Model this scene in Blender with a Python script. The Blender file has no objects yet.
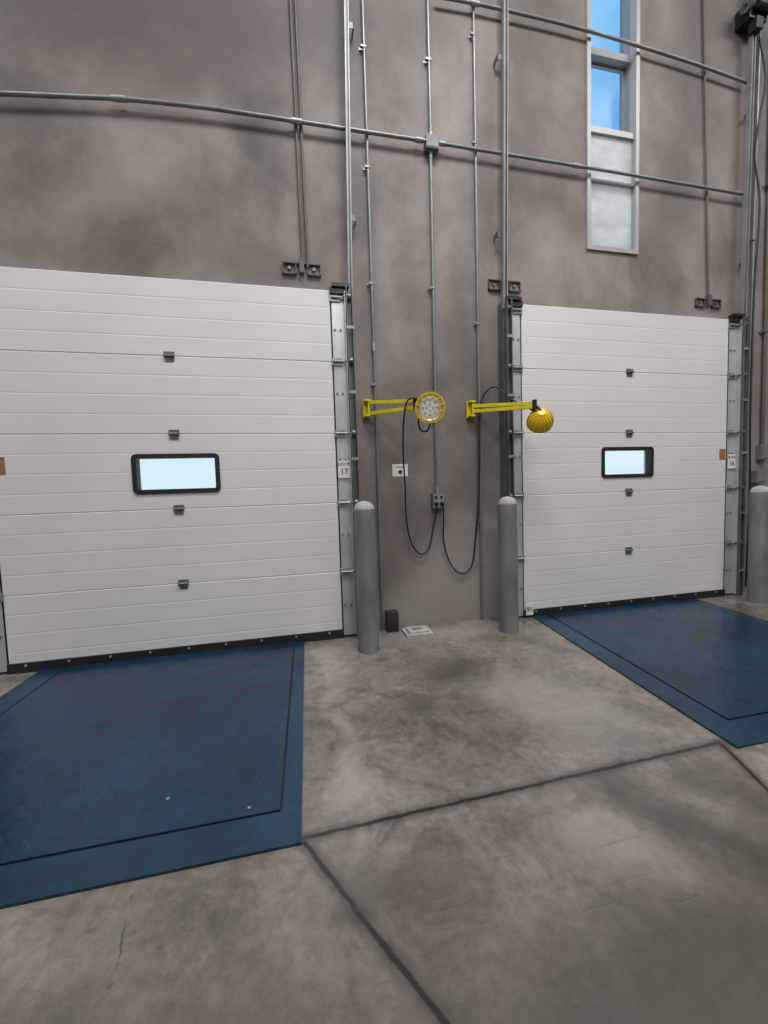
import bpy, bmesh, math, random
from mathutils import Vector, Matrix
random.seed(4)
scene=bpy.context.scene
COL=scene.collection
scene.view_settings.view_transform='Standard'

# ------------------------------------------------------------------ materials
def newmat(name):
    m=bpy.data.materials.new(name); m.use_nodes=True
    nt=m.node_tree; b=nt.nodes['Principled BSDF']
    return m,nt,b
def nd(nt,typ,**kw):
    n=nt.nodes.new(typ)
    for k,v in kw.items():
        if hasattr(n,k): setattr(n,k,v)
        else: n.inputs[k].default_value=v
    return n
def simple(name,col,rough=.5,metal=0,var=.12,scale=8,bump=0.0,bscale=60,stretch=None):
    m,nt,b=newmat(name)
    tc=nd(nt,'ShaderNodeTexCoord')
    no=nd(nt,'ShaderNodeTexNoise'); no.inputs['Scale'].default_value=scale; no.inputs['Detail'].default_value=4
    src=tc.outputs['Object']
    if stretch:
        mp=nd(nt,'ShaderNodeMapping'); mp.inputs['Scale'].default_value=stretch; nt.links.new(src,mp.inputs['Vector']); src=mp.outputs[0]
    nt.links.new(src,no.inputs['Vector'])
    r=nd(nt,'ShaderNodeValToRGB')
    r.color_ramp.elements[0].position=.3; r.color_ramp.elements[1].position=.7
    r.color_ramp.elements[0].color=(*[c*(1-var) for c in col],1)
    r.color_ramp.elements[1].color=(*[min(1,c*(1+var)) for c in col],1)
    nt.links.new(no.outputs['Fac'],r.inputs['Fac']); nt.links.new(r.outputs['Color'],b.inputs['Base Color'])
    b.inputs['Roughness'].default_value=rough; b.inputs['Metallic'].default_value=metal
    if bump>0:
        n2=nd(nt,'ShaderNodeTexNoise'); n2.inputs['Scale'].default_value=bscale
        nt.links.new(tc.outputs['Object'],n2.inputs['Vector'])
        bp=nd(nt,'ShaderNodeBump'); bp.inputs['Strength'].default_value=bump; bp.inputs['Distance'].default_value=.01
        nt.links.new(n2.outputs['Fac'],bp.inputs['Height']); nt.links.new(bp.outputs['Normal'],b.inputs['Normal'])
    return m
M_door=simple('door_white_paint',(.625,.605,.615),.42,0,.04,1.4,.06,180)
M_black=simple('black_rubber',(.010,.010,.012),.55,0,.2)
M_blackmetal=simple('black_metal',(.02,.02,.02),.4,.3,.2)
M_galvp=simple('bright_galvanised_plate',(.52,.53,.55),.36,.5,.12,5)
M_galv=simple('galvanised_steel',(.30,.31,.32),.45,.5,.15,10)
M_galvd=simple('dull_galvanised_steel',(.13,.135,.135),.5,.4,.2,8)
M_pipe=simple('conduit_steel',(.20,.20,.195),.42,.4,.2,5)
M_pipeb=simple('lift_track_steel',(.235,.24,.245),.5,.3,.15,5)
M_rod=simple('brown_painted_rod',(.105,.085,.072),.6,.2,.2,5)
M_yel=simple('yellow_paint',(.58,.49,.012),.42,0,.1,10)
M_yelh=simple('yellow_orange_plastic',(.74,.50,.014),.4,0,.08,10)
M_boll=simple('grey_bollard_paint',(.15,.155,.153),.5,.2,.28,7,.1,40,(1,1,.4))
M_cap=simple('concrete_cap',(.34,.33,.31),.85,0,.2,18,.3,60)
M_white=simple('white_sticker',(.66,.65,.60),.5,0,.03)
M_text=simple('black_ink',(.02,.02,.02),.6,0,.1)
M_orange=simple('orange_brown_tag',(.28,.13,.06),.6,0,.15,40)
M_alu=simple('window_aluminium',(.33,.335,.335),.45,.15,.06,4)
M_aluin=simple('grey_blue_mullion',(.22,.23,.24),.45,.15,.06,4)
M_brown=simple('dark_brown_plastic',(.03,.018,.013),.5,0,.3,20)
M_box=simple('grey_steel_box',(.20,.21,.205),.5,.3,.12,10)
M_pad=simple('pale_grey_plastic',(.36,.37,.34),.6,0,.12,12)
M_hinge=simple('hinge_steel',(.16,.165,.165),.42,.5,.25,30)
M_hingeb=simple('zinc_roller_hinge',(.30,.31,.31),.42,.5,.2,30)
M_refl=simple('lamp_reflector',(.62,.62,.60),.25,.3,.12,30)
M_lens=simple('white_lamp_lens',(.82,.82,.79),.15,0,.05,30)
M_led=simple('tan_led_cell',(.34,.28,.18),.3,0,.1,30)
M_ceil=simple('ceiling_white',(.40,.40,.40),.9,0,.05)
M_gap=simple('dark_gap_steel',(.005,.006,.009),.7,0,.2)
M_bolt=simple('zinc_bolt',(.5,.5,.5),.35,.6,.1)

def segdist(nt,pos,a,b):
    a=Vector(a);b=Vector(b);d=b-a;L=d.length;d=d/L
    s=nd(nt,'ShaderNodeVectorMath',operation='SUBTRACT'); nt.links.new(pos,s.inputs[0]); s.inputs[1].default_value=a
    dt=nd(nt,'ShaderNodeVectorMath',operation='DOT_PRODUCT'); nt.links.new(s.outputs[0],dt.inputs[0]); dt.inputs[1].default_value=d
    cl=nd(nt,'ShaderNodeClamp'); cl.inputs['Max'].default_value=L; nt.links.new(dt.outputs['Value'],cl.inputs['Value'])
    sc=nd(nt,'ShaderNodeVectorMath',operation='SCALE'); sc.inputs[0].default_value=d; nt.links.new(cl.outputs[0],sc.inputs['Scale'])
    su=nd(nt,'ShaderNodeVectorMath',operation='SUBTRACT'); nt.links.new(s.outputs[0],su.inputs[0]); nt.links.new(sc.outputs[0],su.inputs[1])
    le=nd(nt,'ShaderNodeVectorMath',operation='LENGTH'); nt.links.new(su.outputs[0],le.inputs[0])
    return le.outputs['Value']
def darken(nt,col,dist,r0,r1,tint,fac):
    mr=nd(nt,'ShaderNodeMapRange',interpolation_type='SMOOTHSTEP'); nt.links.new(dist,mr.inputs['Value'])
    mr.inputs['From Min'].default_value=r0; mr.inputs['From Max'].default_value=r1
    mr.inputs['To Min'].default_value=fac; mr.inputs['To Max'].default_value=0
    mx=nd(nt,'ShaderNodeMix',data_type='RGBA',blend_type='MIX')
    nt.links.new(mr.outputs[0],mx.inputs[0]); nt.links.new(col,mx.inputs[6]); mx.inputs[7].default_value=(*tint,1)
    return mx.outputs[2]
def noise(nt,pos,scale,detail=5,rough=.6,stretch=None,off=0,dist=0,rot=0):
    mp=nd(nt,'ShaderNodeMapping'); nt.links.new(pos,mp.inputs['Vector'])
    if stretch: mp.inputs['Scale'].default_value=stretch
    mp.inputs['Rotation'].default_value=(0,0,rot)
    mp.inputs['Location'].default_value=(off,off*.7,off*.3)
    n=nd(nt,'ShaderNodeTexNoise'); n.inputs['Scale'].default_value=scale; n.inputs['Detail'].default_value=detail
    n.inputs['Roughness'].default_value=rough; n.inputs['Distortion'].default_value=dist
    nt.links.new(mp.outputs[0],n.inputs['Vector']); return n
def ramp(nt,fac,stops):
    r=nd(nt,'ShaderNodeValToRGB'); els=r.color_ramp.elements
    while len(els)<len(stops): els.new(.5)
    for e,(p,c) in zip(els,stops): e.position=p; e.color=(*c,1)
    nt.links.new(fac,r.inputs['Fac']); return r.outputs['Color']
def mixc(nt,a,b,fac,mode='MULTIPLY'):
    mx=nd(nt,'ShaderNodeMix',data_type='RGBA',blend_type=mode); mx.inputs[0].default_value=fac
    nt.links.new(a,mx.inputs[6]); nt.links.new(b,mx.inputs[7]); return mx.outputs[2]
def warped(nt,pos,amp,scale):
    n=noise(nt,pos,scale,4)
    s=nd(nt,'ShaderNodeVectorMath',operation='SUBTRACT'); nt.links.new(n.outputs['Color'],s.inputs[0]); s.inputs[1].default_value=(.5,.5,.5)
    sc=nd(nt,'ShaderNodeVectorMath',operation='SCALE'); nt.links.new(s.outputs[0],sc.inputs[0]); sc.inputs['Scale'].default_value=amp
    a=nd(nt,'ShaderNodeVectorMath',operation='ADD'); nt.links.new(pos,a.inputs[0]); nt.links.new(sc.outputs[0],a.inputs[1])
    return a.outputs[0]

def wall_mat():
    m,nt,b=newmat('stained_concrete_wall'); tc=nd(nt,'ShaderNodeTexCoord'); pos=tc.outputs['Object']
    c=ramp(nt,noise(nt,pos,.8,6,.55,dist=.5).outputs['Fac'],[(.32,(.125,.102,.089)),(.5,(.19,.160,.142)),(.66,(.25,.217,.196))])
    c2=ramp(nt,noise(nt,pos,1.5,5,.6,(1.3,1,.8),3,.3).outputs['Fac'],[(.34,(.74,.73,.72)),(.52,(1,1,1)),(.68,(1.08,1.08,1.08))])
    c=mixc(nt,c,c2,1)
    c3=ramp(nt,noise(nt,pos,9,8,.7,off=9).outputs['Fac'],[(.3,(.86,.86,.86)),(.6,(1.04,1.04,1.04))])
    c=mixc(nt,c,c3,.85)
    wp=warped(nt,pos,1.1,1.3)
    for a,b_,r0,r1,t,f in [((-3,.09,5.1),(.6,.09,5.35),.05,.85,(.066,.053,.046),.85),
                          ((-.25,.09,4.6),(-.15,.09,4.1),.0,.45,(.062,.051,.044),.85),
                          ((-1.9,.09,4.3),(-2.2,.09,4.5),.0,.5,(.072,.06,.052),.75),
                          ((.45,.09,3.6),(.5,.09,5.0),.0,.32,(.075,.063,.055),.6),
                          ((1.05,.09,3.6),(1.1,.09,3.0),.0,.25,(.10,.084,.073),.5),
                          ((2.4,.09,5.6),(2.5,.09,6.6),.0,.5,(.075,.063,.055),.65),
                          ((2.2,.09,4.2),(2.3,.09,4.9),.0,.3,(.085,.071,.062),.55),
                          ((1.3,.09,5.6),(1.6,.09,6.4),.1,.6,(.075,.063,.055),.55),
                          ((1.5,.09,2.6),(1.5,.09,3.4),.0,.3,(.09,.076,.066),.5),
                          ((1.55,.09,1.2),(1.6,.09,1.9),.0,.2,(.11,.095,.083),.4),
                          ((4.1,.09,4.2),(4.2,.09,5.6),.0,.5,(.085,.072,.063),.6),
                          ((4.4,.09,6.2),(5.5,.09,6.0),.0,.6,(.075,.063,.055),.6),
                          ((-2.2,.09,3.4),(0,.09,3.35),.0,.22,(.12,.102,.09),.45),
                          ((-1.2,.09,3.95),(-1.5,.09,3.8),.0,.45,(.29,.255,.233),.5),
                          ((1.1,.09,.05),(1.5,.09,.4),.1,.8,(.30,.274,.246),.7),
                          ((2.65,.09,3.5),(2.4,.09,3.9),.0,.4,(.27,.237,.213),.4)]:
        c=darken(nt,c,segdist(nt,wp,a,b_),r0,r1,t,f)
    nt.links.new(c,b.inputs['Base Color']); b.inputs['Roughness'].default_value=.7
    bn=noise(nt,pos,30,6,.6); bp=nd(nt,'ShaderNodeBump'); bp.inputs['Strength'].default_value=.25; bp.inputs['Distance'].default_value=.01
    nt.links.new(bn.outputs['Fac'],bp.inputs['Height']); nt.links.new(bp.outputs['Normal'],b.inputs['Normal'])
    return m
def floor_mat():
    m,nt,b=newmat('polished_concrete_floor'); tc=nd(nt,'ShaderNodeTexCoord'); pos=tc.outputs['Object']
    c=ramp(nt,noise(nt,pos,1.1,7,.62,dist=.5).outputs['Fac'],[(.3,(.098,.085,.073)),(.5,(.168,.149,.128)),(.68,(.245,.221,.192))])
    c2=ramp(nt,noise(nt,pos,3.0,8,.72,off=5,dist=.8).outputs['Fac'],[(.34,(.60,.59,.57)),(.5,(1,1,1)),(.7,(1.2,1.2,1.2))])
    c=mixc(nt,c,c2,1)
    c3=ramp(nt,noise(nt,pos,22,8,.78,off=2).outputs['Fac'],[(.34,(.66,.66,.66)),(.6,(1.12,1.12,1.12))])
    c=mixc(nt,c,c3,.9)
    wp=warped(nt,pos,.6,1.8)
    for a,b_,r0,r1,t,f in [((-3,-3.0,0),(2.5,-3.1,0),.2,1.1,(.088,.078,.068),.5),  # wide near-floor band: staining, plus a fall-off of light painted into the albedo
                          ((.9,-.9,0),(1.15,-.85,0),.0,.24,(.065,.057,.048),.85),
                          ((.72,-1.25,0),(.66,-1.3,0),.0,.17,(.07,.062,.053),.8),
                          ((-1.8,-2.55,0),(-.3,-2.8,0),.0,.5,(.058,.051,.044),.7),
                          ((.35,-2.85,0),(1.3,-2.7,0),.0,.4,(.055,.049,.042),.7),
                          ((1.35,-2.15,0),(1.55,-2.5,0),.0,.32,(.050,.044,.038),.8),
                          ((1.7,-2.1,0),(1.75,-2.3,0),.0,.2,(.055,.049,.042),.7),
                          ((.1,-2.2,0),(.5,-2.2,0),.0,.25,(.08,.072,.062),.5),
                          ((1.4,-1.2,0),(1.6,-1.6,0),.05,.5,(.28,.262,.238),.5),
                          ((1.0,-2.25,0),(1.15,-2.4,0),.0,.22,(.25,.23,.205),.5),
                          ((.15,-.25,0),(.15,-1.9,0),.0,.12,(.30,.272,.234),.6),
                          ((.3,-.2,0),(1.9,-.15,0),.0,.25,(.27,.245,.21),.6)]:
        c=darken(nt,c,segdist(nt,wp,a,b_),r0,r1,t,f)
    for rt,of,lo in ((.3,8,.29),(1.3,17,.28),(2.4,31,.29)):
        c4=ramp(nt,noise(nt,pos,3.5,2,.5,(1,30,1),of,.8,rt).outputs['Fac'],[(lo-.03,(.45,.44,.43)),(lo,(1,1,1))])
        c=mixc(nt,c,c4,.5)
    wj=warped(nt,pos,.02,16)
    J=[((-.05,-2.02,0),(2.03,-1.975,0)),((-.05,-2.04,0),(.12,-2.34,0)),((.12,-2.34,0),(.62,-3.2,0)),((2.03,-1.98,0),(1.7,-2.75,0))]
    for a,b_ in J:
        d=segdist(nt,wj,a,b_)
        c=darken(nt,c,d,.008,.05,(.042,.037,.032),.55)
        c=darken(nt,c,d,.005,.013,(.015,.013,.012),.9)
    d=segdist(nt,warped(nt,pos,.06,5),(-.62,-2.1,0),(-.58,-2.36,0)); c=darken(nt,c,d,.001,.006,(.03,.027,.025),.7)
    nt.links.new(c,b.inputs['Base Color'])
    rr=ramp(nt,noise(nt,pos,2.2,5,.6,off=4).outputs['Fac'],[(.3,(.10,)*3),(.7,(.34,)*3)])
    nt.links.new(rr,b.inputs['Roughness'])
    bn=noise(nt,pos,45,6,.6); bp=nd(nt,'ShaderNodeBump'); bp.inputs['Strength'].default_value=.05; bp.inputs['Distance'].default_value=.002
    nt.links.new(bn.outputs['Fac'],bp.inputs['Height']); nt.links.new(bp.outputs['Normal'],b.inputs['Normal'])
    return m
def blue_mat(name,tread,k=1.0):
    m,nt,b=newmat(name); tc=nd(nt,'ShaderNodeTexCoord'); pos=tc.outputs['Object']
    S=lambda c:tuple(x*k for x in c)
    c=ramp(nt,noise(nt,pos,1.5,7,.62,dist=.5).outputs['Fac'],[(.32,S((.0035,.017,.033))),(.52,S((.005,.028,.058))),(.72,S((.008,.042,.080)))])
    c2=ramp(nt,noise(nt,pos,14,8,.8,off=3).outputs['Fac'],[(.36,(.68,.68,.68)),(.6,(1.12,1.12,1.12))]); c=mixc(nt,c,c2,.9)
    for rt,of in ((.2,4),(1.5,12)):
        c4=ramp(nt,noise(nt,pos,4,4,.5,(1,18,1),of,.8,rt).outputs['Fac'],[(.70,(1,1,1)),(.74,(2.6,2.0,1.7))])
        c=mixc(nt,c,c4,.5)
    nt.links.new(c,b.inputs['Base Color']); b.inputs['Specular IOR Level'].default_value=.45
    rr=ramp(nt,noise(nt,pos,2.4,6,.6).outputs['Fac'],[(.3,(.20,)*3),(.7,(.38,)*3)]); nt.links.new(rr,b.inputs['Roughness'])
    if tread:
        hs=[]
        for ang,off in ((.785,0),(-.785,.5)):
            mp=nd(nt,'ShaderNodeMapping'); nt.links.new(pos,mp.inputs['Vector']); mp.inputs['Rotation'].default_value=(0,0,ang)
            w1=nd(nt,'ShaderNodeTexWave'); w1.bands_direction='X'; w1.inputs['Scale'].default_value=13; nt.links.new(mp.outputs[0],w1.inputs['Vector'])
            w2=nd(nt,'ShaderNodeTexWave'); w2.bands_direction='Y'; w2.inputs['Scale'].default_value=6.5; w2.inputs['Phase Offset'].default_value=off*6.28; nt.links.new(mp.outputs[0],w2.inputs['Vector'])
            mu=nd(nt,'ShaderNodeMath',operation='MULTIPLY'); nt.links.new(w1.outputs['Fac'],mu.inputs[0]); nt.links.new(w2.outputs['Fac'],mu.inputs[1]); hs.append(mu)
        mxx=nd(nt,'ShaderNodeMath',operation='MAXIMUM'); nt.links.new(hs[0].outputs[0],mxx.inputs[0]); nt.links.new(hs[1].outputs[0],mxx.inputs[1])
        bp=nd(nt,'ShaderNodeBump'); bp.inputs['Strength'].default_value=.3; bp.inputs['Distance'].default_value=.0015
        nt.links.new(mxx.outputs[0],bp.inputs['Height']); nt.links.new(bp.outputs['Normal'],b.inputs['Normal'])
    return m
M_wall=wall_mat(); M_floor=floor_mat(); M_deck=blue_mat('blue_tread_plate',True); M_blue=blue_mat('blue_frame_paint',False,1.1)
def glass_mat(name,tint,gl=.01):
    m=bpy.data.materials.new(name); m.use_nodes=True; nt=m.node_tree; nt.nodes.clear()
    t=nd(nt,'ShaderNodeBsdfTransparent'); t.inputs[0].default_value=(*tint,1)
    g=nd(nt,'ShaderNodeBsdfGlossy'); g.inputs['Roughness'].default_value=.15
    mx=nd(nt,'ShaderNodeMixShader'); mx.inputs[0].default_value=gl
    o=nd(nt,'ShaderNodeOutputMaterial'); nt.links.new(t.outputs[0],mx.inputs[1]); nt.links.new(g.outputs[0],mx.inputs[2]); nt.links.new(mx.outputs[0],o.inputs[0]); return m
def frost_mat(name,tint):
    m=bpy.data.materials.new(name); m.use_nodes=True; nt=m.node_tree; nt.nodes.clear()
    t=nd(nt,'ShaderNodeBsdfTranslucent'); d=nd(nt,'ShaderNodeBsdfDiffuse')
    tc=nd(nt,'ShaderNodeTexCoord'); c=ramp(nt,noise(nt,tc.outputs['Object'],2.5,4,.6,(1,1,2)).outputs['Fac'],[(.3,tuple(x*.75 for x in tint)),(.7,tint)])
    nt.links.new(c,t.inputs[0]); nt.links.new(c,d.inputs[0])
    mx=nd(nt,'ShaderNodeMixShader'); mx.inputs[0].default_value=.35
    o=nd(nt,'ShaderNodeOutputMaterial'); nt.links.new(t.outputs[0],mx.inputs[1]); nt.links.new(d.outputs[0],mx.inputs[2]); nt.links.new(mx.outputs[0],o.inputs[0]); return m
M_glass=glass_mat('clear_glass',(.80,.93,1.0)); M_glassd=glass_mat('door_window_acrylic',(.84,.92,.95),.01); M_frost=frost_mat('frosted_glass',(.88,.90,.91))

# ------------------------------------------------------------------ mesh builder
class MB:
    def __init__(s,T=None): s.bm=bmesh.new(); s.T=T
    def _t(s,vs):
        if s.T: 
            for v in vs: v.co=s.T@v.co
    def box(s,x0,x1,y0,y1,z0,z1,bev=0):
        r=bmesh.ops.create_cube(s.bm,size=1); vs=r['verts']
        for v in vs: v.co=Vector(((x0+x1)/2+v.co.x*(x1-x0),(y0+y1)/2+v.co.y*(y1-y0),(z0+z1)/2+v.co.z*(z1-z0)))
        if bev>0:
            es=list({e for v in vs for e in v.link_edges})
            rr=bmesh.ops.bevel(s.bm,geom=es,offset=bev,segments=2,affect='EDGES',profile=.7)
            vs=list({v for f in rr['faces'] for v in f.verts}|{v for v in vs if v.is_valid})
        s._t(vs); return s
    def cyl(s,a,b,r,r2=None,n=16):
        a=Vector(a);b=Vector(b);d=b-a
        rr=bmesh.ops.create_cone(s.bm,cap_ends=True,segments=n,radius1=r,radius2=r if r2 is None else r2,depth=d.length)
        M=Matrix.Translation((a+b)/2)@d.to_track_quat('Z','Y').to_matrix().to_4x4()
        for v in rr['verts']: v.co=M@v.co
        s._t(rr['verts']); return s
    def lathe(s,prof,n=32,M=None):
        rings=[]
        allv=[]
        for r,z in prof:
            if r<1e-5: ring=[s.bm.verts.new((0,0,z))]
            else: ring=[s.bm.verts.new((r*math.cos(2*math.pi*i/n),r*math.sin(2*math.pi*i/n),z)) for i in range(n)]
            rings.append(ring); allv+=ring
        for A,B in zip(rings,rings[1:]):
            for i in range(n):
                j=(i+1)%n
                if len(A)==1 and len(B)>1: s.bm.faces.new((A[0],B[i],B[j]))
                elif len(B)==1 and len(A)>1: s.bm.faces.new((A[i],A[j],B[0]))
                elif len(A)>1: s.bm.faces.new((A[i],A[j],B[j],B[i]))
        if M:
            for v in allv: v.co=M@v.co
        s._t(allv); return s
    def tube(s,pts,r,n=10,smooth=True):
        P=[Vector(p) for p in pts]
        if smooth and len(P)>2:
            Q=[]
            for i in range(len(P)-1):
                p0=P[max(i-1,0)];p1=P[i];p2=P[i+1];p3=P[min(i+2,len(P)-1)]
                for k in range(8):
                    t=k/8; Q.append(.5*((2*p1)+(p2-p0)*t+(2*p0-5*p1+4*p2-p3)*t*t+(3*p1-p0-3*p2+p3)*t**3))
            Q.append(P[-1]); P=Q
        up=Vector((0.3,0.9,.1)); rings=[]; allv=[]
        for i,p in enumerate(P):
            d=(P[min(i+1,len(P)-1)]-P[max(i-1,0)]).normalized()
            u=(up-up.dot(d)*d).normalized(); w=d.cross(u); up=u
            ring=[s.bm.verts.new(p+u*r*math.cos(2*math.pi*k/n)+w*r*math.sin(2*math.pi*k/n)) for k in range(n)]
            rings.append(ring); allv+=ring
        for A,B in zip(rings,rings[1:]):
            for k in range(n): s.bm.faces.new((A[k],A[(k+1)%n],B[(k+1)%n],B[k]))
        s.bm.faces.new(rings[0][::-1]); s.bm.faces.new(rings[-1])
        s._t(allv); return s
    def prism(s,poly,axis,a,b):
        def mk(p,t):
            if axis=='x': return (t,p[0],p[1])
            if axis=='y': return (p[0],t,p[1])
            return (p[0],p[1],t)
        A=[s.bm.verts.new(mk(p,a)) for p in poly]; B=[s.bm.verts.new(mk(p,b)) for p in poly]; n=len(poly)
        for i in range(n): s.bm.faces.new((A[i],A[(i+1)%n],B[(i+1)%n],B[i]))
        s.bm.faces.new(A[::-1]); s.bm.faces.new(B); s._t(A+B); return s
    def ring_rr(s,x0,x1,z0,z1,w,rad,y0,y1,n=6):
        def rr(x0,x1,z0,z1,r):
            out=[]
            for cx,cz,a0 in ((x1-r,z1-r,0),(x0+r,z1-r,90),(x0+r,z0+r,180),(x1-r,z0+r,270)):
                for k in range(n+1):
                    a=math.radians(a0+90*k/n); out.append((cx+r*math.cos(a),cz+r*math.sin(a)))
            return out
        O=rr(x0,x1,z0,z1,rad); I=rr(x0+w,x1-w,z0+w,z1-w,max(rad-w,.012)); N=len(O)
        L=[[s.bm.verts.new((p[0],y,p[1])) for p in P] for P,y in ((O,y0),(I,y0),(O,y1),(I,y1))]
        for i in range(N):
            j=(i+1)%N
            for a,b in ((0,1),(1,3),(3,2),(2,0)): s.bm.faces.new((L[a][i],L[a][j],L[b][j],L[b][i]))
        return s
    def obj(s,name,mat,parent=None,loc=None,smooth=False,**props):
        bmesh.ops.recalc_face_normals(s.bm,faces=s.bm.faces[:])
        base=Vector(parent['_base']) if parent is not None else Vector(loc if loc is not None else (0,0,0))
        for v in s.bm.verts: v.co-=base
        me=bpy.data.meshes.new(name); s.bm.to_mesh(me); s.bm.free(); me.materials.append(mat)
        if smooth:
            for p in me.polygons: p.use_smooth=True
            me.set_sharp_from_angle(angle=math.radians(40))
        o=bpy.data.objects.new(name,me); COL.objects.link(o)
        o['_base']=tuple(base)
        if parent is None: o.location=base
        else: o.parent=parent
        for k,v in props.items(): o[k]=v
        return o
def root(name,loc,label,category,**props):
    o=bpy.data.objects.new(name,None); COL.objects.link(o); o.location=loc; o.empty_display_size=.1
    o['_base']=tuple(loc); o['label']=label; o['category']=category
    for k,v in props.items(): o[k]=v
    return o
def text(body,x,y,z,size,parent,rot=(math.pi/2,0,0),bold=.0,sx=1):
    cu=bpy.data.curves.new('lettering','FONT'); cu.body=body; cu.size=size; cu.align_x='CENTER'; cu.align_y='CENTER'; cu.offset=bold; cu.extrude=.0006
    t=bpy.data.objects.new('lettering_tmp',cu); COL.objects.link(t); bpy.context.view_layer.update()
    me=bpy.data.meshes.new_from_object(t.evaluated_get(bpy.context.evaluated_depsgraph_get())); bpy.data.objects.remove(t)
    me.materials.clear(); me.materials.append(M_text)
    o=bpy.data.objects.new('lettering',me); COL.objects.link(o); o.parent=parent
    o.location=Vector((x,y,z))-Vector(parent['_base']); o.rotation_euler=rot; o.scale=(sx,1,1); return o

# ------------------------------------------------------------------ room shell
WY=.09
def shell(name,mb,mat,label,cat): 
    o=mb.obj(name,mat); o['kind']='structure'; o['label']=label; o['category']=cat; return o
holes=[(-2.2,.22,-.01,2.98),(2.26,4.58,-.01,2.98),(2.96,3.545,3.74,6.9)]
xs=sorted({-7,9}|{h[0] for h in holes}|{h[1] for h in holes}); zs=sorted({-.01,8}|{h[2] for h in holes}|{h[3] for h in holes})
mb=MB()
for x0,x1 in zip(xs,xs[1:]):
    for z0,z1 in zip(zs,zs[1:]):
        cx,cz=(x0+x1)/2,(z0+z1)/2
        if any(h[0]<cx<h[1] and h[2]<cz<h[3] for h in holes): continue
        mb.box(x0,x1,WY,WY+.2,z0,z1)
bmesh.ops.remove_doubles(mb.bm,verts=mb.bm.verts[:],dist=1e-5)
shell('wall_back',mb,M_wall,'tall stained grey-brown concrete warehouse wall','wall')
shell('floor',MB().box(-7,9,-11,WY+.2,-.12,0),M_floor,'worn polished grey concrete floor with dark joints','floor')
shell('wall_left',MB().box(-7.2,-7,-11,WY+.2,0,8),M_wall,'stained concrete side wall','wall')
shell('wall_right',MB().box(9,9.2,-11,WY+.2,0,8),M_wall,'stained concrete side wall','wall')
shell('wall_front',MB().box(-7.2,9.2,-11.2,-11,0,8),M_ceil,'plain pale warehouse wall','wall')
shell('ceiling',MB().box(-7.2,9.2,-11.2,WY+.2,8,8.2),M_ceil,'pale warehouse ceiling','ceiling')

# ------------------------------------------------------------------ tall window
w=root('window_1',(3.25,WY,3.72),'tall narrow aluminium window with blue sky panes and frosted lower panes','window',kind='structure')
X0,X1=2.945,3.56
MB().ring_rr(X0,X1,3.715,6.93,.042,.004,WY-.02,WY+.06,1).obj('window_frame',M_alu,w)
MB().ring_rr(X0+.035,X1-.035,3.75,6.895,.012,.004,WY+.06,WY+.19,1).obj('window_reveal',M_aluin,w)
MB().box(X0+.045,X1-.045,WY+.05,WY+.17,5.66,5.73).obj('mullion',M_aluin,w)
MB().box(X0+.045,X1-.045,WY-.0,WY+.17,4.87,4.925).obj('mullion',M_alu,w)
MB().box(X0+.045,X1-.045,WY-.0,WY+.08,4.40,4.425).obj('mullion',M_alu,w)
MB().box(X0+.045,X1-.045,WY+.14,WY+.15,5.73,6.885).obj('glass_pane',M_glass,w)
MB().box(X0+.045,X1-.045,WY+.14,WY+.15,4.925,5.66).obj('glass_pane',M_glass,w)
MB().ring_rr(X0+.047,X1-.047,4.925,5.66,.022,.004,WY+.12,WY+.138,1).obj('sash_frame',M_aluin,w)
MB().box(X0+.045,X1-.045,WY+.03,WY+.04,4.425,4.87).obj('frosted_pane',M_frost,w,label='frosted white glass pane')
MB().box(X0+.045,X1-.045,WY+.03,WY+.04,3.76,4.40).obj('frosted_pane',M_frost,w,label='frosted white glass pane')

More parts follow.
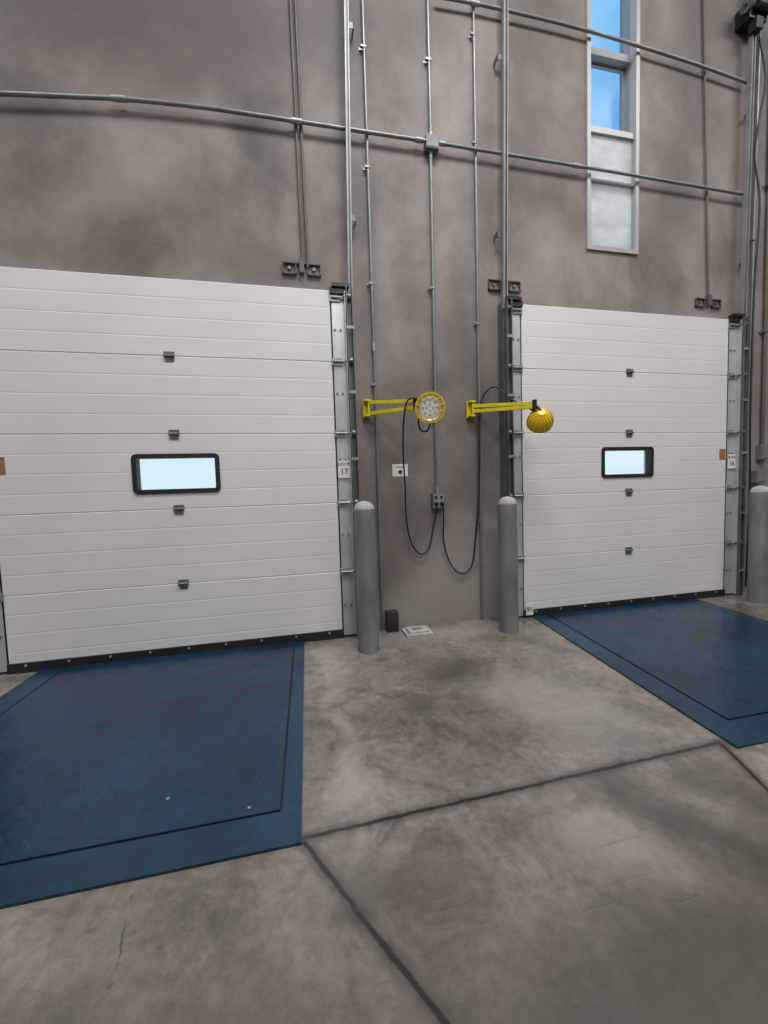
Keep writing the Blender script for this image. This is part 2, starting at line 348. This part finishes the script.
# ------------------------------------------------------------------ sectional doors
def panel(mb,x0,x1,za,zb,Z0,Z1,nplank=4,depth=.085):
    g=[]; h=(Z1-Z0)/nplank
    for k in range(nplank+1):
        zc=Z0+k*h; wd=.006 if k in (0,nplank) else .008; dp=.0055 if k in (0,nplank) else .0013
        g+= [(zc-wd,0),(zc,dp),(zc+wd,0)]
    def yy(z):
        for (a,ya),(b,yb) in zip(g,g[1:]):
            if a<=z<=b: return ya+(yb-ya)*(z-a)/(b-a) if b>a else ya
        return 0
    zz=sorted({za,zb}|{z for z,_ in g if za<z<zb})
    poly=[(yy(z),z) for z in zz]+[(depth,zb),(depth,za)]
    mb.prism(poly,'x',x0,x1)
def door(idx,x0,x1,wx0,wx1,wz0,wz1,hx,label):
    d=root('door_%d'%idx,((x0+x1)/2,0,0),label,'dock door',kind='structure')
    J=[.0,.61,1.235,1.85,2.475,3.085]
    for k in range(5):
        mb=MB(); za,zb=J[k],J[k+1]
        if k==0: panel(mb,x0,x1,.075,zb,za,zb)
        elif k==2:
            a,b,c,e=wx0+.03,wx1-.03,wz0+.03,wz1-.03
            panel(mb,x0,a,za,zb,za,zb); panel(mb,b,x1,za,zb,za,zb); panel(mb,a,b,za,c,za,zb); panel(mb,a,b,e,zb,za,zb)
            bmesh.ops.remove_doubles(mb.bm,verts=mb.bm.verts[:],dist=1e-5)
        else: panel(mb,x0,x1,za,zb,za,zb)
        mb.obj('door_section',M_door,d)
    MB().ring_rr(wx0,wx1,wz0,wz1,.036,.04,-.010,.06).obj('window_frame',M_black,d,smooth=True,label='black rounded rubber window frame')
    MB().box(wx0+.02,wx1-.02,.0,.006,wz0+.02,wz1-.02).obj('window_pane',M_glassd,d,label='clear acrylic window pane')
    MB().box(x0-.01,x1+.01,-.015,.08,0.0,.078,.006).obj('bottom_seal',M_black,d,label='black rubber bottom seal')
    n=9
    for i in range(n):
        x=x0+.12+(x1-x0-.24)*i/(n-1); MB().cyl((x,-.013,.06),(x,-.022,.06),.009,n=8).obj('seal_bolt',M_bolt,d)
    for z in J[1:-1]:
        h=MB().box(hx-.033,hx+.033,-.006,.006,z-.045,z+.0,.002).box(hx-.040,hx+.040,-.009,.004,z-.004,z+.034,.002)
        h.cyl((hx-.040,-.012,z+.0),(hx+.040,-.012,z+.0),.011,n=12)
        h.obj('center_hinge',M_hinge,d)
    return d
door(1,-2.285,.31,-1.33,-.665,1.365,1.69,-1.0,'white ribbed sectional dock door with black-framed window, door 17')
door(2,2.15,4.665,3.05,3.69,1.385,1.705,3.385,'white ribbed sectional dock door with black-framed window, door 16')

# ------------------------------------------------------------------ door tracks
def track(x,s,label,topx,hw=.023):
    def bx(mb,a,b,*r,**k): mb.box(min(x+s*a,x+s*b),max(x+s*a,x+s*b),*r,**k); return mb
    t=root('door_track',(x+s*.1,0,0),label,'door track',group='vertical tracks beside the dock doors')
    mb=MB(); bx(mb,.006,.13,.0,.007,.02,3.07); bx(mb,.123,.13,-.045,.085,.02,3.07); bx(mb,.006,.013,.0,.085,.02,3.07)
    mb.obj('jamb_plate',M_galvp,t,label='bright galvanised flat jamb plate')
    mb=MB(); bx(mb,.135,.142,-.07,-.012,.0,3.1); bx(mb,.135,.19,-.018,-.012,.0,3.1); bx(mb,.185,.19,-.07,-.012,.0,3.1)
    bx(mb,.131,.20,-.012,.085,.0,3.1)
    mb.obj('track_channel',M_galvd,t)
    a=Vector((x+s*.18,-.02,3.02)); b=Vector((topx,-.02,7.95))
    mb=MB(); dx=(b-a).x/(b-a).z
    prof=[(-hw,-.03),(-hw+.010,-.03),(-hw+.010,-.026),(-hw+.005,-.026),(-hw+.005,.006),(hw-.005,.006),(hw-.005,-.026),(hw-.010,-.026),(hw-.010,-.03),(hw,-.03),(hw,.012),(-hw,.012)]
    A=[mb.bm.verts.new((a.x+p,q,3.02)) for p,q in prof]; B=[mb.bm.verts.new((b.x+p,q,7.95)) for p,q in prof]
    for i in range(len(A)): mb.bm.faces.new((A[i],A[(i+1)%len(A)],B[(i+1)%len(A)],B[i]))
    mb.bm.faces.new(A[::-1]); mb.bm.faces.new(B)
    mb.obj('lift_track',M_pipeb,t)
    for z in (3.72,5.3,6.9):
        o=a.x+dx*(z-3.02)
        MB().box(min(o+s*.0,o+s*.065),max(o+s*.0,o+s*.065),.012,.018,z-.025,z+.025).box(min(o+s*.06,o+s*.066),max(o+s*.06,o+s*.066),.012,WY-.001,z-.025,z+.025).obj('standoff_bracket',M_galvd,t)
    for z in (.30,.61,.95,1.235,1.62,1.85,2.2,2.475,2.75,3.02):
        big = z in (.61,1.235,1.85,2.475,3.02)
        if big:
            mb=MB(); bx(mb,-.005,.09,-.012,.0,z-.035,z+.03,bev=.002)
            mb.cyl((x+s*.01,-.022,z),(x+s*.165,-.022,z),.009,n=10)
            mb.obj('roller_hinge',M_hingeb,t)
            MB().cyl((x+s*.15,-.04,z),(x+s*.178,-.04,z),.026,n=16).cyl((x+s*.11,-.04,z),(x+s*.178,-.04,z),.008,n=10).obj('track_roller',M_hinge,t,smooth=True)
        else:
            for q in (.035,.085): MB().cyl((x+s*q,.0,z),(x+s*q,-.01,z),.009,n=6).obj('plate_bolt',M_hinge,t)
            mb=MB(); bx(mb,.13,.195,-.076,-.068,z-.012,z+.012); mb.obj('track_clip',M_galv,t)
    mb=MB(); bx(mb,-.0,.125,-.03,.0,3.05,3.10); bx(mb,.02,.17,-.05,.02,3.10,3.13)
    mb.obj('track_top_bracket',M_blackmetal,t)
    return t
t1=track(.31,1,'galvanised steel door track with roller hinges beside door 17',.60,.019)
t2=track(2.15,-1,'galvanised steel door track beside grey bollard and door 16',2.05)
t3=track(4.665,1,'galvanised steel door track beside orange tag on door 16',4.93)
t4=track(-2.285,-1,'galvanised steel door track at far edge of door 17',-2.4)

# ------------------------------------------------------------------ stickers
def sign(x0,x1,z0,z1,y,label,name='door_sign',mat=M_white,cat='sticker'):
    return MB().box(x0,x1,y-.003,y,z0,z1).obj(name,mat,loc=((x0+x1)/2,y,z0),label=label,category=cat)
sg=sign(.325,.432,1.455,1.61,-.012,'white sticker reading DOOR 17 on door track')
text('DOOR',.379,-.0155,1.577,.036,sg,bold=.0004); text('17',.379,-.0155,1.51,.072,sg,bold=.001)
sg=sign(4.675,4.785,1.45,1.61,-.012,'white sticker reading DOOR 16 on door track')
text('DOOR',4.73,-.0155,1.575,.036,sg,bold=.0004); text('16',4.73,-.0155,1.505,.072,sg,bold=.001)
sg=sign(2.155,2.235,.03,.155,-.022,'small white sticker reading 16 upside down at door bottom')
text('16',2.195,-.0255,.093,.07,sg,rot=(math.pi/2,math.pi,0),bold=.001)
sg=sign(4.575,4.655,1.555,1.67,-.001,'small orange-brown tag on white dock door','door_tag',M_orange,'tag')
sg=sign(-2.27,-2.195,1.55,1.68,-.001,'small orange-brown tag on white dock door','door_tag',M_orange,'tag')
sg=sign(.845,.995,1.46,1.575,WY,'white wall sticker with black dot','wall_sticker')
MB().cyl((.92,WY-.003,1.50),(.92,WY-.005,1.50),.020).obj('printed_dot',M_text,sg)
MB().box(.87,.97,WY-.0045,WY-.003,1.545,1.551).obj('printed_line',M_text,sg)

# ------------------------------------------------------------------ conduits
G='steel conduits on the concrete wall'
def conduit(pts,r,label,straps,mat=M_pipe,smooth=False,name='conduit',couplings=()):
    o=MB().tube(pts,r,12,smooth).obj(name,mat,loc=pts[0],smooth=True,label=label,category='conduit',group=G)
    for p in straps:
        p=Vector(p)
        m=MB()
        m.box(p.x-r*2.6,p.x+r*1.3,p.y-r-.003,p.y+r*.4,p.z-.010,p.z+.010,.002).box(p.x-r*3.6,p.x-r*.9,WY-.006,WY-.001,p.z-.010,p.z+.010)
        m.obj('conduit_strap',mat,o)
    for a,b in couplings: MB().cyl(a,b,r*1.35,n=14).obj('conduit_coupling',M_galv,o,smooth=True)
    return o
cy=WY-.025
conduit([(.70,cy,.0),(.70,cy,7.9)],.012,'thin grey vertical conduit beside the door track',[(.70,cy,z) for z in (2.3,3.2,4.2,5.2)],couplings=[((.70,cy,2.6),(.70,cy,2.68))])
conduit([(1.275,cy,1.28),(1.29,cy,4.42)],.014,'grey vertical conduit from outlet box up to junction box',[(1.28,cy,z) for z in (2.0,3.2,)],couplings=[((1.275,cy,1.29),(1.275,cy,1.35)),((1.29,cy,4.36),(1.29,cy,4.41))])
conduit([(1.295,cy,4.53),(1.295,cy,7.9)],.014,'grey vertical conduit rising from junction box',[(1.295,cy,z) for z in (5.2,)],couplings=[((1.295,cy,4.53),(1.295,cy,4.58))])
conduit([(1.72,cy,.0),(1.745,cy,7.9)],.012,'thin grey vertical conduit on stained wall',[(1.73,cy,z) for z in (1.0,2.9,4.55,5.5)])
hy=WY-.055
conduit([(-3.2,hy,4.10),(-2.5,hy,4.27),(-2.05,hy,4.335),(-1.59,hy,4.39),(-1.18,hy,4.435),(-.59,hy,4.465),(.12,hy,4.47),(1.235,hy,4.475)],.0165,'long grey horizontal conduit over door 17',[],mat=M_pipe,smooth=True,couplings=[((.05,hy,4.47),(.14,hy,4.47)),((1.14,hy,4.475),(1.2,hy,4.475)),((-1.3,hy,4.426),(-1.2,hy,4.434))])
conduit([(1.355,hy,4.475),(3.2,hy,4.465),(4.95,hy,4.445)],.015,'long grey horizontal conduit crossing the tall window',[],couplings=[((1.36,hy,4.475),(1.42,hy,4.475)),((2.75,hy,4.468),(2.83,hy,4.467))])
conduit([(1.36,hy,5.72),(1.8,hy,5.74),(2.6,hy,5.745),(3.3,hy,5.72),(4.16,hy,5.67),(4.9,hy,5.60)],.015,'upper grey horizontal conduit crossing the tall window',[],smooth=True,couplings=[((1.7,hy,5.737),(1.78,hy,5.74))])
def rod(x0,z0,x1,z1,label):
    MB().cyl((x0,WY-.02,z0),(x1,WY-.02,z1),.011,n=10).obj('wall_rod',M_rod,loc=(x0,WY,z0),smooth=True,label=label,category='rod',group='brown rods on the wall')
rod(.095,3.3,.07,7.9,'brown vertical rod ending at wall bracket above door 17')
rod(.137,3.3,.112,7.9,'brown vertical rod ending at wall bracket above door 17')
rod(4.475,3.3,4.28,7.9,'brown vertical rod ending at wall bracket above door 16')
def bracket(xa,xb,z0,z1):
    h=z1-z0; xm=(xa+xb)/2; W=(xb-xa)*.36
    m=MB().box(xa,xb,WY-.025,WY-.001,z1-.026,z1-.017)
    for a,b in ((xa,xa+W),(xb-W,xb)):
        m.box(a,b,WY-.025,WY-.001,z0,z0+.008).box(a,a+.008,WY-.025,WY-.001,z0,z1-.02).box(b-.008,b,WY-.025,WY-.001,z0,z1-.02)
    m.box(xm-.020,xm+.020,WY-.04,WY-.001,z0+.01,z1+.02,.004)
    o=m.obj('wall_bracket',M_rod,loc=(xm,WY,z0),label='brown-grey steel wall bracket above dock door',category='bracket',group='brown brackets over the doors')
    for x in (xa+W/2,xb-W/2): MB().cyl((x,WY-.001,z0+h*.45),(x,WY-.02,z0+h*.45),.014,n=12).obj('bracket_bolt',M_hinge,o)
bracket(-.08,.25,3.235,3.35); bracket(1.85,2.19,3.235,3.35); bracket(4.31,4.65,3.235,3.34)

jb=MB().box(1.235,1.355,WY-.075,WY,4.41,4.53,.004).obj('junction_box',M_galvd,loc=(1.295,WY,4.41),label='small square grey junction box on conduit',category='junction box')
MB().box(1.245,1.345,WY-.079,WY-.074,4.42,4.52,.002).obj('box_cover',M_galvd,jb)
ob=MB().box(1.22,1.335,WY-.055,WY,1.14,1.285,.004).obj('outlet_box',M_galvd,loc=(1.28,WY,1.14),label='steel electrical outlet box with two plugs',category='outlet box')
MB().box(1.225,1.33,WY-.06,WY-.054,1.145,1.28,.002).obj('outlet_cover',M_galv,ob)
for x in (1.25,1.305):
    MB().cyl((x,WY-.06,1.19),(x,WY-.095,1.185),.02,.016,n=14).obj('cord_plug',M_black,ob,smooth=True)
    MB().box(x-.012,x+.012,WY-.063,WY-.059,1.235,1.265).obj('outlet_socket',M_black,ob)
bb=MB().box(.73,.84,WY-.10,WY-.002,.0,.19,.01).obj('sensor_box',M_brown,loc=(.79,WY,0),label='dark brown plastic box at wall foot',category='box')
MB().box(.74,.83,WY-.106,WY-.098,.03,.10,.004).obj('box_lid',M_black,bb)
fb=MB().box(.87,1.12,-.18,.01,0.0,.022,.004).obj('floor_pad',M_pad,loc=(1.0,-.08,0),label='flat pale grey plastic plate on floor',category='floor plate')
MB().box(.90,1.09,-.155,-.01,.02,.04,.012).obj('pad_top',M_pad,fb)
MB().box(.95,1.04,-.115,-.06,.039,.045,.003).obj('pad_label',M_galv,fb)
for i,(z0,z1,x) in enumerate(((1.55,1.72,5.22),(1.28,1.42,5.15))):
    q=MB().box(x,x+.13,WY-.07,WY-.001,z0,z1,.005).obj('control_box',M_box,loc=(x,WY,z0),label='small grey electrical control box on wall',category='control box',group='control boxes')
    MB().box(x+.015,x+.115,WY-.075,WY-.069,z0+.015,z1-.015,.002).obj('box_cover',M_box,q)
conduit([(5.28,cy,1.72),(5.28,cy,7.9)],.018,'brown vertical conduit rising from control box',[(5.28,cy,3.0),(5.28,cy,4.6)],mat=M_rod)
conduit([(5.04,cy,.0),(5.12,cy,7.9)],.012,'thin dull vertical conduit beside door track',[(5.06,cy,2.0),(5.08,cy,4.0)],mat=M_pipe)
MB().tube([(4.98,-.02,6.0),(5.06,-.03,5.6),(4.99,-.03,5.2),(4.95,-.02,4.8),(5.02,-.03,4.3),(4.97,-.03,3.4),(4.93,-.05,2.0),(4.95,-.05,1.0),(4.92,-.05,.1)],.010).obj('black_cable',M_black,loc=(4.95,0,.1),smooth=True,label='loose black cable hanging beside door track',category='cable')
op=root('door_operator',(4.9,WY,6.05),'black and grey door operator unit high on wall','door operator')
MB().box(4.78,5.02,-.06,WY-.001,6.14,6.32,.015).cyl((4.82,-.09,6.23),(5.02,-.09,6.23),.045,n=20).obj('motor_housing',M_blackmetal,op,smooth=True)
MB().cyl((4.73,-.07,6.24),(4.76,-.07,6.24),.07,n=24).cyl((4.70,-.07,6.24),(4.82,-.07,6.24),.016,n=12).obj('cable_drum',M_hinge,op,smooth=True)
MB().box(4.84,4.93,-.09,.0,6.02,6.14,.01).obj('control_module',M_black,op)

# ------------------------------------------------------------------ bollards
def bollard(x,y,h,r,label):
    b=root('bollard',(x,y,0),label,'bollard',group='grey steel bollards')
    MB().lathe([(0,0),(r*1.02,0),(r*1.02,.006),(r,.012),(r,h-.04),(r*.985,h-.035),(0,h-.035)],32,Matrix.Translation((x,y,0))).obj('post',M_boll,b,smooth=True)
    MB().lathe([(0,h-.04),(r*.97,h-.04),(r*.95,h-.02),(r*.8,h+.005),(r*.5,h+.025),(0,h+.034)],32,Matrix.Translation((x,y,0))).obj('concrete_cap',M_cap,b,smooth=True,label='rounded rough concrete cap')
bollard(.495,-.34,1.22,.088,'grey steel bollard with domed concrete cap beside door 17')
bollard(1.825,-.27,1.21,.086,'grey steel bollard with domed cap beside door 16 track')
bollard(4.78,-.27,1.22,.088,'grey steel bollard with domed cap at far door jamb')

# ------------------------------------------------------------------ dock levellers
def leveler(xl,xr,gl,gr,y0,yf,gf,shear,label):
    L=root('dock_leveler',((xl+xr)/2,(y0+yf)/2,0),label,'dock leveler',group='blue dock levelers')
    S=lambda x,y:(x+shear*(y-y0),y)
    def quad(mb,xa,xb,ya,yb,z0,z1):
        P=[S(xa,ya),S(xb,ya),S(xb,yb),S(xa,yb)]; mb.prism(P,'z',z0,z1); return mb
    quad(MB(),xl+.01,xr-.01,yf+.01,y0,.0,.004).obj('pit_gap',M_gap,L)
    g=.012
    quad(MB(),gl+g,gr-g,gf+g,y0,.004,.014).obj('deck_plate',M_deck,L,label='blue steel tread plate deck')
    m=MB()
    P=[S(xl,y0),S(xl,yf),S(xr,yf),S(xr,y0),S(gr,y0),S(gr,gf),S(gl,gf),S(gl,y0)]
    m.prism(P,'z',0,.012).obj('pit_frame',M_blue,L)
    P=S(gl+(gr-gl)*.72,gf+.19); MB().cyl((P[0],P[1],.014),(P[0],P[1],.018),.008,n=12).obj('deck_bolt',M_galv,L)
    P=S(gr-.14,gf+.05); MB().cyl((P[0],P[1],.014),(P[0],P[1],.018),.006,n=10).obj('deck_bolt',M_galv,L)
leveler(-2.07,-.035,-1.90,-.115,.0,-2.05,-1.885,.012,'large blue steel dock leveler plate before door 17')
leveler(2.235,4.245,2.40,4.10,.0,-2.035,-1.86,.085,'blue steel dock leveler plate before door 16')

# ------------------------------------------------------------------ dock lights
def docklight(mx,mz,hp,hd,sep0,sep1,label,armend,sc=1.0):
    L=root('dock_light',(mx,WY,mz),label,'dock light',group='yellow swing-arm dock lights')
    MB().box(mx-.03,mx+.03,WY-.02,WY-.001,mz-.08,mz+.08,.004).box(mx-.02,mx+.04,WY-.07,WY-.02,mz-.075,mz-.06).box(mx-.02,mx+.04,WY-.07,WY-.02,mz+.06,mz+.075).cyl((mx+.02,WY-.05,mz-.08),(mx+.02,WY-.05,mz+.08),.012,n=12).obj('wall_mount',M_yel,L)
    A=Vector((mx+.02,WY-.05,mz)); B=Vector(armend)
    for sg in (-1,1):
        a=A+Vector((0,0,sg*sep0/2)); b=B+Vector((0,0,sg*sep1/2)); d=(b-a); l=d.length
        T=Matrix.Translation(a)@d.to_track_quat('X','Z').to_matrix().to_4x4()
        MB(T).box(0,l,-.010,.010,-.016,.016,.003).obj('strut_arm',M_yel,L)
    MB().cyl(B-Vector((0,0,.045)),B+Vector((0,0,.045)),.020,n=14).obj('pivot_knuckle',M_blackmetal,L,smooth=True)
    H=Vector(hp); D=Vector(hd).normalized()
    T=Matrix.Translation(H)@D.to_track_quat('Z','Y').to_matrix().to_4x4()@Matrix.Scale(sc,4)
    rear=H-D*.105*sc
    MB().tube([B,(B+rear)/2+Vector((0,0,.015)),rear],.012,10).obj('head_yoke',M_blackmetal,L,smooth=True)
    r=.122
    m=MB(T).lathe([(0,-.125),(.035,-.122),(.045,-.112),(.055,-.10),(.090,-.075),(.112,-.04),(r,.0),(r+.003,.022),(r+.003,.045),(r-.012,.045),(r-.014,.02),(.0,.018)],40)
    for k in range(18):
        a=2*math.pi*k/18; c,s_=math.cos(a),math.sin(a)
        pts=[(c*q,s_*q,z) for q,z in ((.055,-.100),(.093,-.075),(.115,-.04),(r+.001,.0),(r+.004,.04))]
        m.tube(pts,.0045,6,False)
    m.obj('lamp_head',M_yelh,L,smooth=True,label='ribbed yellow lamp head')
    MB(T).lathe([(0,.022),(.080,.024),(.106,.040),(.1085,.022),(0,.019)],36).obj('reflector',M_refl,L,smooth=True)
    MB(T).lathe([(0,.034),(.06,.033),(.080,.029),(.082,.023),(0,.022)],36).obj('lamp_lens',M_lens,L,smooth=True)
    for k in range(12):
        rr_,aa=(.026,k*math.pi*2/4) if k<4 else (.058,k*math.pi/4)
        px,py=rr_*math.cos(aa),rr_*math.sin(aa)
        MB(T).cyl((px,py,.031),(px,py,.0365),.009,.007,n=12).obj('led_cell',M_led,L,smooth=True)
    m=MB(T)
    for k in range(12):
        a=2*math.pi*(k+.5)/12; m.tube([(.085*math.cos(a),.085*math.sin(a),.046),((r-.004)*math.cos(a),(r-.004)*math.sin(a),.045)],.0035,6,False)
    n=28; m.tube([(.087*math.cos(2*math.pi*k/n),.087*math.sin(2*math.pi*k/n),.047) for k in range(n+1)],.0035,6,False)
    m.obj('lamp_guard',M_yelh,L)
    return L
L1=docklight(.61,2.085,(1.075,-.36,2.01),(-.22,-.94,-.2),.10,.055,'yellow swing-arm dock light with round lamp facing out',(.98,-.27,2.055))
L2=docklight(1.63,2.09,(2.125,-.33,1.915),(.35,.75,-.5),.05,.03,'yellow swing-arm dock light with ribbed head turned away',(2.05,-.36,2.045),.9)
def cord(pts,L): MB().tube(pts,.0075,8).obj('power_cord',M_black,L,smooth=True,label='thin black power cord')
cord([(1.03,-.30,2.06),(.97,-.30,2.10),(.91,-.25,2.08),(.89,-.2,1.92),(.90,-.12,1.65),(.93,-.04,1.35),(.95,.02,1.05),(1.0,.04,.82),(1.09,.05,.71),(1.18,.06,.77),(1.23,.06,.97),(1.25,.02,1.12),(1.25,-.01,1.185)],L1)
cord([(1.305,-.01,1.185),(1.315,.01,1.02),(1.325,.05,.82),(1.39,.06,.60),(1.50,.06,.49),(1.61,.06,.55),(1.66,.06,.8),(1.70,.03,1.4),(1.71,.02,2.0),(1.74,-.0,2.2),(1.82,-.08,2.27),(1.9,-.2,2.14),(2.03,-.32,2.02),(2.07,-.36,1.98)],L2)
cord([(1.02,-.30,2.02),(1.0,-.28,1.92),(1.02,-.27,1.84),(1.07,-.3,1.83),(1.09,-.33,1.90)],L1)

# ------------------------------------------------------------------ lights, world, camera
def area(x,y,z,sx,sy,e,col=(1,1,1),rot=(0,0,0)):
    l=bpy.data.lights.new('warehouse_light','AREA'); l.shape='RECTANGLE'; l.size=sx; l.size_y=sy; l.energy=e; l.color=col
    o=bpy.data.objects.new('warehouse_light',l); COL.objects.link(o); o.location=(x,y,z); o.rotation_euler=rot
for x,k in ((-3.8,.62),(1.2,1.5),(5.8,.75)):
    area(x,-2.6,7.8,2.6,1.2,215*k,(1,.985,.975)); area(x,-7.0,7.8,2.6,1.2,185*k,(1,.985,.975))
W=bpy.data.worlds.new('sky'); scene.world=W; W.use_nodes=True; nt=W.node_tree; bg=nt.nodes['Background']
tc=nd(nt,'ShaderNodeTexCoord'); sp=nd(nt,'ShaderNodeSeparateXYZ'); nt.links.new(tc.outputs['Generated'],sp.inputs[0])
c=ramp(nt,sp.outputs['Z'],[(.0,(.86,.92,.95)),(.05,(.97,.99,1.0)),(.10,(.84,.92,.97)),(.42,(.50,.70,.92)),(.58,(.12,.32,.72)),(.70,(.22,.52,.84))])
n=noise(nt,tc.outputs['Generated'],3.2,7,.55,off=1.3)
mr=nd(nt,'ShaderNodeMapRange'); nt.links.new(n.outputs['Fac'],mr.inputs['Value']); mr.inputs['From Min'].default_value=.42; mr.inputs['From Max'].default_value=.74; mr.inputs['To Max'].default_value=.9
mx=nd(nt,'ShaderNodeMix',data_type='RGBA'); nt.links.new(mr.outputs[0],mx.inputs[0]); nt.links.new(c,mx.inputs[6]); mx.inputs[7].default_value=(.85,.9,.95,1)
nt.links.new(mx.outputs[2],bg.inputs['Color']); bg.inputs['Strength'].default_value=1.1

cd=bpy.data.cameras.new('camera'); cam=bpy.data.objects.new('camera',cd); COL.objects.link(cam)
R=Matrix(((0.977893,0.043463,-0.204540),(-0.206659,0.051651,-0.977049),(-0.031901,0.997719,0.059491)))
cam.matrix_world=Matrix.Translation((0,-3.5,1.347))@R.to_4x4()
cd.sensor_fit='VERTICAL'; cd.sensor_height=36; cd.lens=388.95/1024*36; cd.clip_start=.02
scene.camera=cam
for o in bpy.data.objects:
    if '_base' in o: del o['_base']
